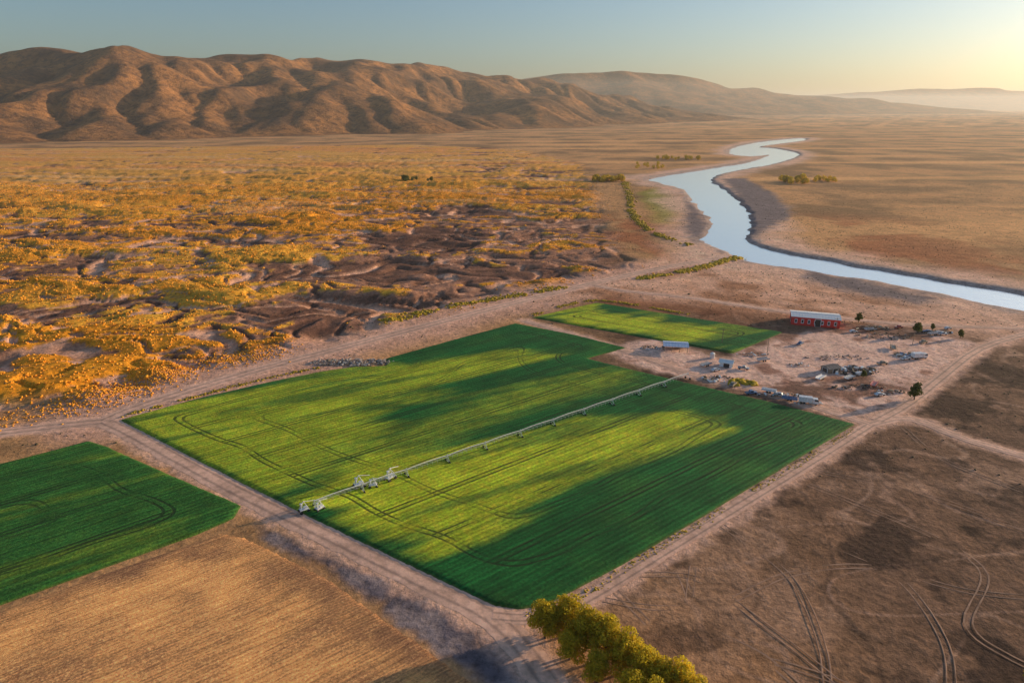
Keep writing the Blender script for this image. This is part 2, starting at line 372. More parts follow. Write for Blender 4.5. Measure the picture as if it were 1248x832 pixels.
def cropmat():
    m,nt,N,L,bs=newmat('crop_foliage'); p=geo_pos(N)
    A=lambda n:nd(N,'ShaderNodeAttribute',attribute_name=n).outputs['Fac']
    rc,al,ed,ri,re=A('rowc'),A('alongc'),A('edge'),A('painted_light'),A('redge')
    a=noise_(N,L,1.3,4,.75,p); b=noise_(N,L,.06,3,.6,p); fine=noise_(N,L,.35,4,.7,p)
    wob=math_(N,L,'ADD',rc,math_(N,L,'MULTIPLY',b,1.2))
    row=math_(N,L,'SINE',math_(N,L,'MULTIPLY',wob,2*math.pi/1.9))
    cx=N.new('ShaderNodeCombineXYZ'); L.new(math_(N,L,'MULTIPLY',al,.02),cx.inputs[0]); L.new(math_(N,L,'MULTIPLY',rc,.5),cx.inputs[1])
    rs=noise_(N,L,1.0,4,.65,cx.outputs[0])
    col=mixn(N,L,ri,(.012,.125,.024),(.44,.57,.024))  # shaded green to sunlit green, light put into the base colour
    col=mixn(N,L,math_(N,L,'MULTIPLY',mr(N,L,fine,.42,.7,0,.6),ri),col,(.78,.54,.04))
    f=math_(N,L,'MULTIPLY',mr(N,L,a,.3,.7,.5,1.5),mr(N,L,rs,.3,.7,.6,1.4))
    f=math_(N,L,'MULTIPLY',f,mr(N,L,row,-1,1,.84,1.14))
    f=math_(N,L,'MULTIPLY',f,mr(N,L,b,.3,.7,.72,1.28))
    def line(x,c,w): 
        return mr(N,L,math_(N,L,'ABSOLUTE',math_(N,L,'SUBTRACT',x,c)),w*.5,w,1,0)
    md=math_(N,L,'MODULO',math_(N,L,'ADD',rc,2600),20.0)
    inn=mr(N,L,re,12,12.6,0,1)
    t=math_(N,L,'MAXIMUM',line(md,8,.5),line(md,10.0,.5)); t=math_(N,L,'MULTIPLY',t,inn)
    t=math_(N,L,'MAXIMUM',t,math_(N,L,'MAXIMUM',line(re,12,.48),line(re,14.0,.48)))
    t=math_(N,L,'MAXIMUM',t,math_(N,L,'MULTIPLY',math_(N,L,'MAXIMUM',line(re,31,.48),line(re,33.0,.48)),.8))
    t=math_(N,L,'MULTIPLY',t,mr(N,L,b,.40,.54,.15,.8))
    col=scalec(N,L,col,f)
    col=mixn(N,L,t,col,(.02,.035,.012))
    eg=mr(N,L,math_(N,L,'ADD',ed,math_(N,L,'MULTIPLY',fine,1.5)),.4,1.6,1,0)
    col=mixn(N,L,math_(N,L,'MULTIPLY',eg,.7),col,(.22,.22,.05))
    L.new(col,bs.inputs['Base Color']); bs.inputs['Roughness'].default_value=.8; bs.inputs['Specular IOR Level'].default_value=.15
    hh=math_(N,L,'ADD',math_(N,L,'MULTIPLY',row,.2),math_(N,L,'MULTIPLY',a,1.3))
    hh=math_(N,L,'SUBTRACT',hh,math_(N,L,'MULTIPLY',t,.5))
    bump(N,L,bs,hh,.8,.5)
    return m
cm=cropmat()
rowdir=np.array(P(1043,517))-np.array(P(632,742))
field('crop_field',main_pg,rowdir,1.2,.55,cm,paint_light_main)
field('crop_field',up_pg,np.array(P(893,431))-np.array(P(648,387)),1.6,.55,cm,paint_light_up)
field('crop_field',left_pg,np.array(P(285,632))-np.array(P(0,738)),1.2,.55,cm,paint_light_left)
pm,nt,N,L,bs=newmat('ploughed_soil'); p=geo_pos(N)
rc=nd(N,'ShaderNodeAttribute',attribute_name='rowc').outputs['Fac']; al=nd(N,'ShaderNodeAttribute',attribute_name='alongc').outputs['Fac']; ed=nd(N,'ShaderNodeAttribute',attribute_name='edge').outputs['Fac']
a=noise_(N,L,1.6,5,.8,p); b=noise_(N,L,.035,4,.6,p)
cx=N.new('ShaderNodeCombineXYZ'); L.new(math_(N,L,'MULTIPLY',al,.06),cx.inputs[0]); L.new(math_(N,L,'MULTIPLY',rc,.8),cx.inputs[1])
rs=noise_(N,L,1.0,4,.75,cx.outputs[0])
row=math_(N,L,'SINE',math_(N,L,'MULTIPLY',math_(N,L,'ADD',rc,math_(N,L,'MULTIPLY',b,5)),2*math.pi/1.0))
col=mixn(N,L,mr(N,L,b,.38,.62,0,1),tuple(C(150,106,68)),tuple(C(214,156,92)))
col=mixn(N,L,mr(N,L,a,.48,.72,0,.85),col,(.92,.58,.22))
col=mixn(N,L,mr(N,L,math_(N,L,'ADD',ed,math_(N,L,'MULTIPLY',b,20)),10,22,.6,0),col,tuple(C(96,68,50)))
f=math_(N,L,'MULTIPLY',mr(N,L,a,.3,.7,.5,1.55),mr(N,L,rs,.3,.7,.55,1.45))
L.new(scalec(N,L,col,math_(N,L,'MULTIPLY',f,mr(N,L,row,-1,1,.88,1.12))),bs.inputs['Base Color']); bs.inputs['Roughness'].default_value=1
bump(N,L,bs,math_(N,L,'ADD',math_(N,L,'MULTIPLY',row,.2),math_(N,L,'MULTIPLY',a,1.5)),.8,.5)
field('ploughed_field',plow_pg,np.array(P(270,650))-np.array(P(0,745)),1.2,.2,pm,lambda x,y:x*0)
# ================= RIVER =================
wm,nt,N,L,bs=newmat('river_water'); p=geo_pos(N)
bs.inputs['Base Color'].default_value=(.97,.95,.94,1); bs.inputs['Roughness'].default_value=.14; bs.inputs['IOR'].default_value=1.5; bs.inputs['Metallic'].default_value=.7
a=noise_(N,L,.25,4,.6,p); bump(N,L,bs,a,.5,.3)
x0,x1=river_pg[:,0].min()-40,river_pg[:,0].max()+40; y0,y1=river_pg[:,1].min()-40,river_pg[:,1].max()+60
cs=12.0
A,B=np.meshgrid(np.arange(x0,x1,cs),np.arange(y0,y1,cs),indexing='ij'); s=sdf(A.ravel(),B.ravel(),river_pg)
I=np.arange(A.size).reshape(A.shape); q=np.stack([I[:-1,:-1],I[1:,:-1],I[1:,1:],I[:-1,1:]],-1).reshape(-1,4)
q=q[(s[q]>-22).any(1)]; us=np.unique(q); mp=np.full(A.size,-1); mp[us]=np.arange(len(us))
mesh('river',np.stack([A.ravel()[us],B.ravel()[us],np.full(len(us),-1.9)],1),mp[q],[wm])
# ================= MOUNTAINS =================
def erode(Z,iters,K,mexp=.5,diff=.07):
    ny,nx=Z.shape; n=ny*nx; idx=np.arange(n).reshape(ny,nx)
    for it in range(iters):
        best=np.zeros((ny,nx)); rc=idx.copy()
        Zp=np.pad(Z,1,mode='edge'); Ip=np.pad(idx,1,mode='edge')
        for dy in (-1,0,1):
            for dx in (-1,0,1):
                if dx==0 and dy==0: continue
                zz=Zp[1+dy:1+dy+ny,1+dx:1+dx+nx]; sl=(Z-zz)/math.hypot(dx,dy); m=sl>best
                best=np.where(m,sl,best); rc=np.where(m,Ip[1+dy:1+dy+ny,1+dx:1+dx+nx],rc)
        z=Z.ravel(); act=np.nonzero(rc.ravel()!=idx.ravel())[0]
        ol=act[np.argsort(-z[act])].tolist(); r=rc.ravel().tolist()
        A=[1.0]*n
        for i in ol: A[r[i]]+=A[i]
        cc=(K*np.array(A)**mexp).tolist(); zl=z.tolist()
        for i in reversed(ol):
            c=cc[i]; zl[i]=(zl[i]+c*zl[r[i]])/(1+c)
        Z=np.array(zl).reshape(ny,nx)
        Zp=np.pad(Z,1,mode='edge'); Z=Z+diff*(Zp[:-2,1:-1]+Zp[2:,1:-1]+Zp[1:-1,:-2]+Zp[1:-1,2:]-4*Z)
    return Z
mm,nt,N,L,bs=newmat('mountain_slope'); p=geo_pos(N)
a=noise_(N,L,.004,6,.65,p); b=noise_(N,L,.03,5,.75,p)
col=mixn(N,L,mr(N,L,a,.4,.6,0,1),tuple(C(88,68,49)),tuple(C(136,98,60)))
col=mixn(N,L,mr(N,L,b,.46,.6,0,.7),col,tuple(C(54,44,38)))
L.new(col,bs.inputs['Base Color']); bs.inputs['Roughness'].default_value=1; bs.inputs['Specular IOR Level'].default_value=.05
bump(N,L,bs,b,.6,18)
def mrange(name,crest,W,dx,iters,seed,rough=1.0,pw=1.35,K=.03,drop=0):
    pts=[]
    for u,v,Y in crest:
        a_=(u-624)/F; b_=(416-v)/F; t=Y/(cp+b_*sp); pts.append((a_*t,Y,H+t*(-sp+b_*cp)-drop))
    pts=np.array(pts)
    x0,x1=pts[:,0].min()-W,pts[:,0].max()+W; y0,y1=pts[:,1].min()-W*1.15,pts[:,1].max()+W*.6
    X,Y=np.meshgrid(np.arange(x0,x1,dx),np.arange(y0,y1,dx)); x,y=X.ravel(),Y.ravel()
    wx=x+W*.14*fbm(x/(W*.5),y/(W*.5),3,seed+1); wy=y+W*.14*fbm(x/(W*.5),y/(W*.5),3,seed+2)
    env=np.zeros(x.shape)
    for i in range(len(pts)-1):
        d,t,_,_=segd(wx,wy,pts[i],pts[i+1]); hh=pts[i][2]*(1-t)+pts[i+1][2]*t
        Wl=W*(.45+.55*hh/pts[:,2].max())
        env=np.maximum(env,hh*np.clip(1-d/Wl,0,1)**pw)
    n=fbm(x/(W*.4),y/(W*.4),4,seed+3); n2=fbm(x/(W*.12),y/(W*.12),4,seed+4)
    rid=1-2*np.abs(gn(wx/(W*.3),wy/(W*.6),seed+7)); rid2=1-2*np.abs(gn(wx/(W*.14),wy/(W*.4),seed+8))
    k=env/pts[:,2].max()
    Z=env*(1.05+rough*(.55*n+.45*(rid-.3)+.14*(rid2-.3))*(1-k)**.75+.07*n2*rough)
    Z=erode(Z.reshape(X.shape),iters,K)
    Z=Z+ (k*(1-k)*8*fbm(x/(dx*6),y/(dx*6),3,seed+5)).reshape(X.shape)
    z=Z.ravel(); I=np.arange(X.size).reshape(X.shape)
    q=np.stack([I[:-1,:-1],I[:-1,1:],I[1:,1:],I[1:,:-1]],-1).reshape(-1,4)
    q=q[(z[q]>.5).any(1)]; us=np.unique(q); mp=np.full(X.size,-1); mp[us]=np.arange(len(us))
    return mesh(name,np.stack([x[us],y[us],z[us]-3],1),mp[q],[mm])
mrange('mountain_range',[(-260,80,3300),(-100,78,3600),(0,72,3900),(75,73,3950),(150,64,4000),(215,72,4250),(330,68,4600),(400,76,4900),(470,80,5200),(560,89,5900),(640,99,6500),(720,113,7100),(800,128,7600)],1650,20,14,200,1.0,1.2,.04)
mrange('distant_mountain',[(520,112,11500),(640,97,12500),(700,91,12800),(770,86,13000),(830,95,13500),(900,106,14000),(1000,118,14500),(1130,129,15000)],3200,75,10,300,.4)
mrange('distant_mountain',[(880,122,30000),(1000,113,31000),(1100,110,31000),(1200,107,32000),(1300,112,32000),(1450,106,32000)],5000,300,5,400,.4)
# ================= VEGETATION =================
def leafmat(name,c1,c2,tr=.35):
    m,nt,N,L,bs=newmat(name); p=geo_pos(N)
    n=noise_(N,L,.9,3,.7,p)
    oi=nd(N,'ShaderNodeObjectInfo').outputs['Random']
    col=mixn(N,L,mr(N,L,n,.35,.65,0,1),c1,c2)
    col=scalec(N,L,col,mr(N,L,oi,0,1,.85,1.15))
    L.new(col,bs.inputs['Base Color']); bs.inputs['Roughness'].default_value=.7; bs.inputs['Specular IOR Level'].default_value=.2
    if tr:
        t=N.new('ShaderNodeBsdfTranslucent'); L.new(col,t.inputs[0])
        mx=N.new('ShaderNodeMixShader'); mx.inputs[0].default_value=tr
        L.new(bs.outputs[0],mx.inputs[1]); L.new(t.outputs[0],mx.inputs[2]); L.new(mx.outputs[0],N['Material Output'].inputs[0])
    return m
gold_leaf=leafmat('golden_foliage',(.34,.30,.02),(.88,.64,.04),.5)
green_leaf=leafmat('green_foliage',(.05,.08,.015),(.16,.17,.03))
shrub_mat=leafmat('dry_shrub_foliage',(.68,.26,.022),(.92,.42,.035),0)
yshrub_mat=leafmat('yellow_shrub_foliage',(.40,.30,.03),(.88,.60,.05),.3)
dshrub_mat=leafmat('dark_shrub_foliage',(.08,.065,.04),(.18,.14,.07),0)
bark=simple('bark',(.13,.09,.06),.95,0,3,.4)
def tree_mesh(name,h,spread,nleaf,leaf,lm,seed,low=.12):
    r=np.random.default_rng(seed); mb=MB()
    mb.cyl((0,0,-.3),(.1,0,h*.35),h*.035,h*.022,8); mb.cyl((.1,0,h*.35),(0,.1,h*.8),h*.022,h*.006,8)
    cl=[]
    nb=11
    for i in range(nb):
        an=i*2.4+r.uniform(-.4,.4); zz=h*(low+.1+.62*i/nb); rad_=spread*(.75-.45*(i/nb))*r.uniform(.7,1.1)
        q=(math.cos(an)*rad_,math.sin(an)*rad_,zz+h*.1)
        mb.cyl((0,0,zz-h*.05),q,h*.012,h*.004,5)
        cl.append((q,spread*r.uniform(.30,.48)))
    cl.append(((0,0,h*.86),spread*.34)); cl.append(((0,0,h*.6),spread*.5)); cl.append(((.2,.1,h*.38),spread*.55))
    V=np.array(mb.v); nv=len(V)
    wts=np.array([c[1]**2 for c in cl]); wts/=wts.sum(); ci=r.choice(len(cl),nleaf,p=wts)
    cen=np.array([c[0] for c in cl])[ci]; cr=np.array([c[1] for c in cl])[ci]
    d=r.normal(size=(nleaf,3)); d/=np.linalg.norm(d,axis=1)[:,None]
    rr=cr*(r.uniform(.35,1.12,nleaf)**.5)
    lp=cen+d*rr[:,None]*np.array([1,1,.9]); lp[:,2]=np.maximum(lp[:,2],.25)
    t1=r.normal(size=(nleaf,3)); t1/=np.linalg.norm(t1,axis=1)[:,None]; t2=np.cross(t1,d); t2/=np.linalg.norm(t2,axis=1)[:,None]+1e-9
    s=leaf*r.uniform(.5,1.2,nleaf)[:,None]
    Q=np.stack([lp-t1*s,lp+t2*s*.7,lp+t1*s,lp-t2*s*.7],1).reshape(-1,3)
    me=bpy.data.meshes.new(name)
    faces=mb.f+[tuple(x) for x in (np.arange(nleaf*4).reshape(-1,4)+nv).tolist()]
    me.from_pydata(np.concatenate([V,Q]).tolist(),[],faces)
    me.materials.append(bark); me.materials.append(lm)
    me.polygons.foreach_set('material_index',np.array([0]*len(mb.f)+[1]*nleaf,np.int32)); me.update()
    return me
gt=[tree_mesh('tree',9.5,4.1,5600,.25,gold_leaf,s) for s in (1,2,3,4)]
gr=[tree_mesh('green_tree',8,3.0,1500,.4,green_leaf,s) for s in (5,6)]
def put(me,name,u,v,s=1.0,rz=0,z=0):
    o=bpy.data.objects.new(name,me); x,y=P(u,v); o.location=(x,y,z); o.scale=(s,s,s*random.uniform(.92,1.08)); o.rotation_euler=(0,0,rz)
    bpy.context.scene.collection.objects.link(o); return o
for k,(u,v,s) in enumerate([(664,777,1.1),(690,774,1.2),(714,792,1.2),(694,803,.9),(737,802,1.22),(758,820,1.18),(728,830,.9),(782,834,1.12),(802,846,1.08),(826,856,1.08),(848,866,.95),(770,856,1.0),(887,874,.7),(800,880,1.0)]):
    put(gt[k%4],'golden_tree',u,v,s,k*1.7)
put(gt[1],'golden_tree',1283,852,1.3,.5)
for k,(u,v,s) in enumerate([(1117,407,.9),(1114,487,1.0),(1046,393,.7),(1052,460,.45),(1136,402,.5),(1170,412,.6)]):
    put(gr[k%2],'tree',u,v,s,k)
def grove(name,pts,h,nleaf,lm,seed):
    r=np.random.default_rng(seed); V=[]
    for (x,y) in pts:
        hh=h*r.uniform(.6,1.15)
        d=r.normal(size=(nleaf,3)); d/=np.linalg.norm(d,axis=1)[:,None]
        lump=1+.25*np.sin(d[:,0]*4+x)*np.cos(d[:,1]*3+y)
        lp=d*(r.uniform(.5,1,nleaf)**.5*lump)[:,None]*np.array([hh*.5,hh*.5,hh*.5])+np.array([x,y,hh*.5])
        t1=r.normal(size=(nleaf,3)); t1/=np.linalg.norm(t1,axis=1)[:,None]; t2=np.cross(t1,d)
        s=hh*.11
        V.append(np.stack([lp-t1*s,lp+t2*s,lp+t1*s,lp-t2*s],1).reshape(-1,3))
    V=np.concatenate(V); return mesh(name,V,np.arange(len(V)).reshape(-1,4),[lm],smooth=False)
def scat(u0,u1,v0,v1,n): return [P(random.uniform(u0,u1),random.uniform(v0,v1)) for _ in range(n)]
grove('tree_grove',scat(722,764,219,222,22),10,220,yshrub_mat,1)
grove('tree_grove',scat(948,982,220,225,16),12,220,yshrub_mat,2)
grove('tree_grove',scat(992,1022,219,222,14),8,200,yshrub_mat,3)
grove('tree_grove',scat(490,526,219,222,12),8,200,green_leaf,4)
grove('tree_grove',scat(800,852,193,195,22),9,150,yshrub_mat,5)
grove('tree_grove',scat(770,810,200,206,14),7,150,yshrub_mat,6)
t_=(1+5**.5)/2
ico=np.array([(-1,t_,0),(1,t_,0),(-1,-t_,0),(1,-t_,0),(0,-1,t_),(0,1,t_),(0,-1,-t_),(0,1,-t_),(t_,0,-1),(t_,0,1),(-t_,0,-1),(-t_,0,1)])/math.sqrt(1+t_*t_)
icf=np.array([(0,11,5),(0,5,1),(0,1,7),(0,7,10),(0,10,11),(1,5,9),(5,11,4),(11,10,2),(10,7,6),(7,1,8),(3,9,4),(3,4,2),(3,2,6),(3,6,8),(3,8,9),(4,9,5),(2,4,11),(6,2,10),(8,6,7),(9,8,1)])
def shrubs(name,x,y,z,s,lm,seed,hz=.75):
    r=np.random.default_rng(seed); n=len(x)
    V=ico[None]*r.uniform(.45,1.3,(n,12,1))*s[:,None,None]*np.array([1,1,hz])
    an=r.uniform(0,6.28,n); ca,sa=np.cos(an)[:,None],np.sin(an)[:,None]
    vx=V[:,:,0]*ca-V[:,:,1]*sa; vy=V[:,:,0]*sa+V[:,:,1]*ca
    W=np.stack([vx+x[:,None],vy+y[:,None],V[:,:,2]+z[:,None]+s[:,None]*.25*hz],-1).reshape(-1,3)
    Fc=(icf[None]+np.arange(n)[:,None,None]*12).reshape(-1,3)
    return mesh(name,W,Fc,[lm],smooth=False)
n=200000
ux=rng.uniform(-900,330,n); uy=rng.uniform(200,1150,n)
k=(np.abs(ux)<uy*.95+30); ux,uy=ux[k],uy[k]
h,c,g,rd,fd,rv=ground(ux,uy)
pr=rng.uniform(0,1,len(ux)); keep=(pr<g*.7)&(rd>2)&(fd<-2)
sz=rng.uniform(.25,.75,len(ux))*(1+.6*(rng.uniform(0,1,len(ux))>.96))
shrubs('golden_scrub',ux[keep],uy[keep],h[keep],sz[keep],shrub_mat,11,.9)
keep2=(~keep)&(pr>.95)&(rd>2)&(fd<-3)&(rv<-20)
shrubs('sagebrush',ux[keep2],uy[keep2],h[keep2],sz[keep2]*.8,dshrub_mat,12)
n=16000; ux=rng.uniform(20,1000,n); uy=rng.uniform(380,1200,n); k=(ux<uy*.95+30); ux,uy=ux[k],uy[k]
h,c,g,rd,fd,rv=ground(ux,uy); dn=fbm(ux/50,uy/50,3,77)
k=(rd>2)&(fd<-1.5)&(rv<-30)&(dn+rng.uniform(-.4,.4,len(ux))>.0)
shrubs('sagebrush',ux[k],uy[k],h[k],rng.uniform(.2,.5,k.sum()),dshrub_mat,13)
def strip(pts,w,n,s0,s1,seed,lm=yshrub_mat):
    pl=catmull(PP(pts),4); d=np.r_[0,np.cumsum(np.hypot(*np.diff(pl,axis=0).T))]; r=np.random.default_rng(seed)
    s=r.uniform(0,d[-1],n); m=fbm(s/25,s*0+seed,2,seed)>-.25; s=s[m]
    x=np.interp(s,d,pl[:,0])+r.normal(0,w,len(s)); y=np.interp(s,d,pl[:,1])+r.normal(0,w,len(s))
    h=ground(x,y)[0]; shrubs('shrub_row',x,y,h,r.uniform(s0,s1,len(s)),lm,seed)
strip([(762,222),(768,240),(772,262),(795,283),(842,299)],2.6,1300,.7,1.8,31)
strip([(780,340),(850,327),(912,310)],2.2,900,.5,1.5,32)
strip([(470,392),(540,376),(610,363),(690,350)],2.2,900,.4,1.2,33)
strip([(0,512),(60,500),(130,480),(240,445),(330,425)],7,4000,.2,.65,34,shrub_mat)
strip([(650,384),(727,366),(840,383)],1.0,500,.3,.8,35)
strip([(150,507),(240,483),(330,460),(390,448)],.8,300,.3,.7,36)
strip([(892,468),(905,465),(922,470)],1.6,60,.8,1.8,37)
strip([(640,746),(700,731),(760,694),(860,633),(960,573),(1040,523)],.7,500,.15,.4,38)
# ================= STRUCTURES =================
red=simple('red_painted_wood',(.80,.035,.03),.7,0,2,.2)
white=simple('white_paint',(.8,.8,.79),.5,0,1.2,.12)
whroof=simple('white_metal_roof',(.92,.89,.84),.6,0,.6,.06)
blroof=simple('pale_blue_metal_roof',(.55,.65,.8),.4,0,.6,.15)
dark=simple('dark_opening',(.03,.03,.035),.5)
steel=simple('galvanised_steel',(.72,.73,.74),.35,.3,1,.15)
rub=simple('tyre_rubber',(.03,.03,.03),.9)
glass=simple('window_glass',(.04,.05,.06),.08)
wood=simple('weathered_wood',(.30,.22,.15),.9,0,2,.4)
concrete=simple('concrete',(.4,.38,.35),.9,0,1,.2)
def building(name,u,v,L_,W_,hw,hr,rz,wallm,roofm,wins,door,openf=False):
    x,y=P(u,v); e=empty(name,(x,y,0.05),rz); hx,hy=L_/2,W_/2
    t=.2; mb=MB()
    if not openf:
        mb.box((0,-hy,hw/2),(L_,t,hw)); mb.box((0,hy,hw/2),(L_,t,hw))
        for s in (-1,1):
            mb.add([(s*(hx-.1),-hy+.1,0),(s*(hx-.1),hy-.1,0),(s*(hx-.1),hy-.1,hw),(s*(hx-.1),0,hw+hr-.1),(s*(hx-.1),-hy+.1,hw)],[(0,1,2,3,4)])
    else:
        nb=max(2,int(L_/4))
        for i in range(nb+1):
            for s in (-1,1): mb.box((-hx+.2+i*(L_-.4)/nb,s*(hy-.2),hw/2),(.22,.22,hw))
        mb.box((0,hy-.2,hw/2),(L_-.5,.1,hw-.2))
        mb.add([(s*(hx-.1),yy,zz) for s in (-1,1) for yy,zz in ((-hy+.1,hw),(0,hw+hr-.1),(hy-.1,hw))],[(0,1,2),(5,4,3)])
    mb.obj('walls',[wallm],e)
    r=MB(); ov=.5
    for s in (-1,1):
        sl=hr/hy; z0=hw-ov*sl
        r.add([(-hx-ov,s*(hy+ov),z0),(hx+ov,s*(hy+ov),z0),(hx+ov,0,hw+hr),(-hx-ov,0,hw+hr),
               (-hx-ov,s*(hy+ov),z0+.15),(hx+ov,s*(hy+ov),z0+.15),(hx+ov,0,hw+hr+.15),(-hx-ov,0,hw+hr+.15)],
              [(0,1,2,3),(7,6,5,4),(0,4,5,1),(0,3,7,4),(1,5,6,2)])
    r.box((0,0,hw+hr+.2),(L_+1,.35,.12))
    nr=int(L_/1.5)
    for i in range(nr+1):
        xx=-hx-.3+i*(L_+.6)/nr
        for s in (-1,1):
            r.cyl((xx,s*(hy+ov-.05),hw-ov*hr/hy+.19),(xx,s*.2,hw+hr+.12),.05,n=4)
    r.obj('roof',[roofm],e)
    w=MB(); 
    for i in range(wins):
        xx=-hx+L_*(i+.7)/(wins+.4)
        for s in (-1,1):
            w.box((xx,s*(hy+.12),hw*.5),(1.5,.06,hw*.5),0); w.box((xx,s*(hy+.16),hw*.5),(1.0,.05,hw*.34),1)
    if wins: w.obj('windows',[white,glass],e)
    if door:
        d=MB()
        for s in (-1,1):
            d.box((s*(hx+.03),0,hw*.47),(.12,3.4,hw*.94),0); d.box((s*(hx+.10),0,hw*.45),(.06,2.8,hw*.85),1)
        d.box((hx*.1,-hy-.14,hw*.46),(3.2,.08,hw*.9),0); d.box((hx*.1,-hy-.2,hw*.44),(2.7,.06,hw*.82),1)
        d.obj('doors',[white,dark],e)
    return e
building('red_barn',992,394,26,13,5.0,.9,math.radians(-18),red,whroof,7,True)
building('open_shed',823,426,12,8,3.0,.7,math.radians(-10),wood,blroof,0,False,True)
building('small_shed',885,446,6,4,2.4,.8,math.radians(-25),white,whroof,1,True)
building('small_shed',1012,452,7,5,2.2,.7,math.radians(20),wood,simple('dark_tin_roof',(.2,.17,.15),.6),1,True)
def wheel(mb,x,y,r,w,m=0): mb.cyl((x,y-w/2,r),(x,y+w/2,r),r,n=16,m=m)
def pickup(name,u,v,rz,paint,kind='pickup'):
    x,y=P(u,v); e=empty(name,(x,y,.09),rz)
    b=MB()
    if kind=='pickup':
        b.prism([(-2.6,.45),(2.6,.45),(2.65,.95),(1.2,1.1),(.0,1.1),(-2.6,1.1)],-.95,.95)
        b.prism([(1.25,1.1),(.75,1.75),(-.55,1.8),(-.85,1.1)],-.82,.82)
        wl=[-1.7,1.7]
    elif kind=='car':
        b.prism([(-2.2,.35),(2.2,.35),(2.25,.75),(1.2,.95),(-2.0,1.0),(-2.25,.8)],-.88,.88)
        b.prism([(1.2,.95),(.5,1.45),(-1.1,1.48),(-1.9,1.0)],-.75,.75); wl=[-1.4,1.4]
    elif kind=='truck':
        b.prism([(1.6,.6),(3.9,.6),(3.9,1.7),(3.5,2.7),(1.6,2.8)],-1.15,1.15)
        b.prism([(-4,1.0),(1.4,1.0),(1.4,3.2),(-4,3.2)],-1.2,1.2); wl=[-2.9,-1.8,2.8]
    else:
        b.prism([(-3.2,.8),(3.2,.8),(3.2,1.1),(-3.2,1.1)],-1.15,1.15); b.box((4.0,0,.9),(1.6,.15,.12))
        for s in (-1,1): b.box((0,s*1.1,1.4),(6.2,.06,.5))
        wl=[-.6,.6]
    b.obj('body',[paint],e,.06)
    w=MB()
    if kind=='pickup':
        w.prism([(1.12,1.2),(.74,1.7),(-.5,1.74),(-.72,1.2)],-.835,.835); w.box((-1.75,0,1.105),(1.6,1.6,.02))
    if kind=='car': w.prism([(1.05,1.0),(.47,1.41),(-1.06,1.44),(-1.7,1.03)],-.765,.765)
    if kind=='truck': w.prism([(2.2,1.8),(3.87,1.8),(3.58,2.6),(2.2,2.6)],-1.165,1.165)
    if w.v: w.obj('windows',[glass],e)
    t=MB(); hw={'pickup':.85,'car':.8,'truck':1.0,'trailer':1.1}[kind]
    for xx in wl:
        for s in (-1,1): wheel(t,xx,s*hw,.42 if kind!='truck' else .5,.26)
    t.obj('wheels',[rub],e)
pw=simple('white_car_paint',(.75,.75,.75),.25); pb=simple('blue_car_paint',(.12,.2,.35),.25); pr_=simple('silver_car_paint',(.45,.46,.48),.3,.4); prd=simple('red_car_paint',(.4,.05,.04),.3); tan=simple('tan_paint',(.35,.28,.2),.5)
veh=[(1103,438,.3,pw,'pickup'),(1112,434,.5,pr_,'car'),(1120,437,.2,pw,'truck'),(1130,405,2.8,pb,'car'),(1148,408,.1,pw,'pickup'),(1060,403,.2,pr_,'trailer'),(937,478,-.5,pw,'trailer'),(950,483,-.5,pr_,'pickup'),
(872,452,.4,pw,'car'),(962,488,-.4,pb,'trailer'),(985,492,-.3,pw,'truck'),(893,470,.9,tan,'pickup'),(1095,400,.4,prd,'pickup'),(1088,425,1.2,tan,'trailer'),(1035,462,.6,pr_,'trailer'),(906,450,-.4,pr_,'pickup'),
(1075,444,.2,tan,'pickup'),(1138,408,.3,pr_,'trailer'),(1065,470,.9,prd,'trailer'),(915,480,.2,pb,'pickup'),(860,446,.6,pr_,'trailer'),(1155,401,.3,pw,'car'),(1040,405,.1,pw,'car'),
(1000,462,.7,pw,'trailer'),(1125,418,.5,tan,'pickup'),(1072,482,.2,pw,'car'),(930,440,.3,pr_,'trailer'),(975,420,.8,pb,'pickup')]
nm={'pickup':'pickup_truck','car':'parked_car','truck':'box_truck','trailer':'flatbed_trailer'}
for u,v,r,pt,k in veh: pickup(nm[k],u,v,r,pt,k)
def junk(name,u,v,rx,ry,n,s,seed,mats):
    r=random.Random(seed); mb=MB(); x,y=P(u,v)
    for i in range(n):
        a=r.uniform(0,6.28); q=r.random()**.6
        sz=s*r.uniform(.3,1)
        if r.random()<.75: mb.box((math.cos(a)*q*rx,math.sin(a)*q*ry,sz*.3+(1-q)*s*.6),(sz*r.uniform(.6,2.2),sz*r.uniform(.5,1.2),sz*.6),r.randrange(len(mats)),r.uniform(0,3.14),r.uniform(.6,1))
        else:
            xx,yy=math.cos(a)*q*rx,math.sin(a)*q*ry; mb.cyl((xx,yy,sz*.2),(xx+r.uniform(-1,1)*sz*2,yy+r.uniform(-1,1)*sz*2,sz*.3),sz*.2,n=8,m=r.randrange(len(mats)))
    mb.obj(name,mats,None,0,(x,y,.05))
rock=simple('rock',(.36,.30,.27),.95,0,1,.35); 
junk('rubble_pile',428,442,22,5,420,1.1,1,[rock,rock,concrete,wood])
junk('scrap_pile',1040,452,12,6,110,1.6,2,[wood,dark,rub,steel])
junk('scrap_pile',1110,433,8,4,60,1.4,3,[white,steel,pb,wood])
junk('scrap_pile',950,482,10,2.5,60,1.2,4,[wood,steel,rub])
junk('scrap_pile',1065,400,10,4,60,1.3,5,[wood,dark,tan])
junk('scrap_pile',875,462,8,4,50,1.1,6,[wood,white,rub])
junk('scrap_pile',1140,405,10,3,50,1.2,7,[wood,white,rub])
junk('scrap_pile',795,424,7,3,40,1.0,8,[wood,steel,rub])
junk('scrap_pile',985,491,6,1.6,30,1.0,9,[white,steel,wood])
junk('scrap_pile',1080,410,16,6,60,1.0,10,[wood,rock,rub])
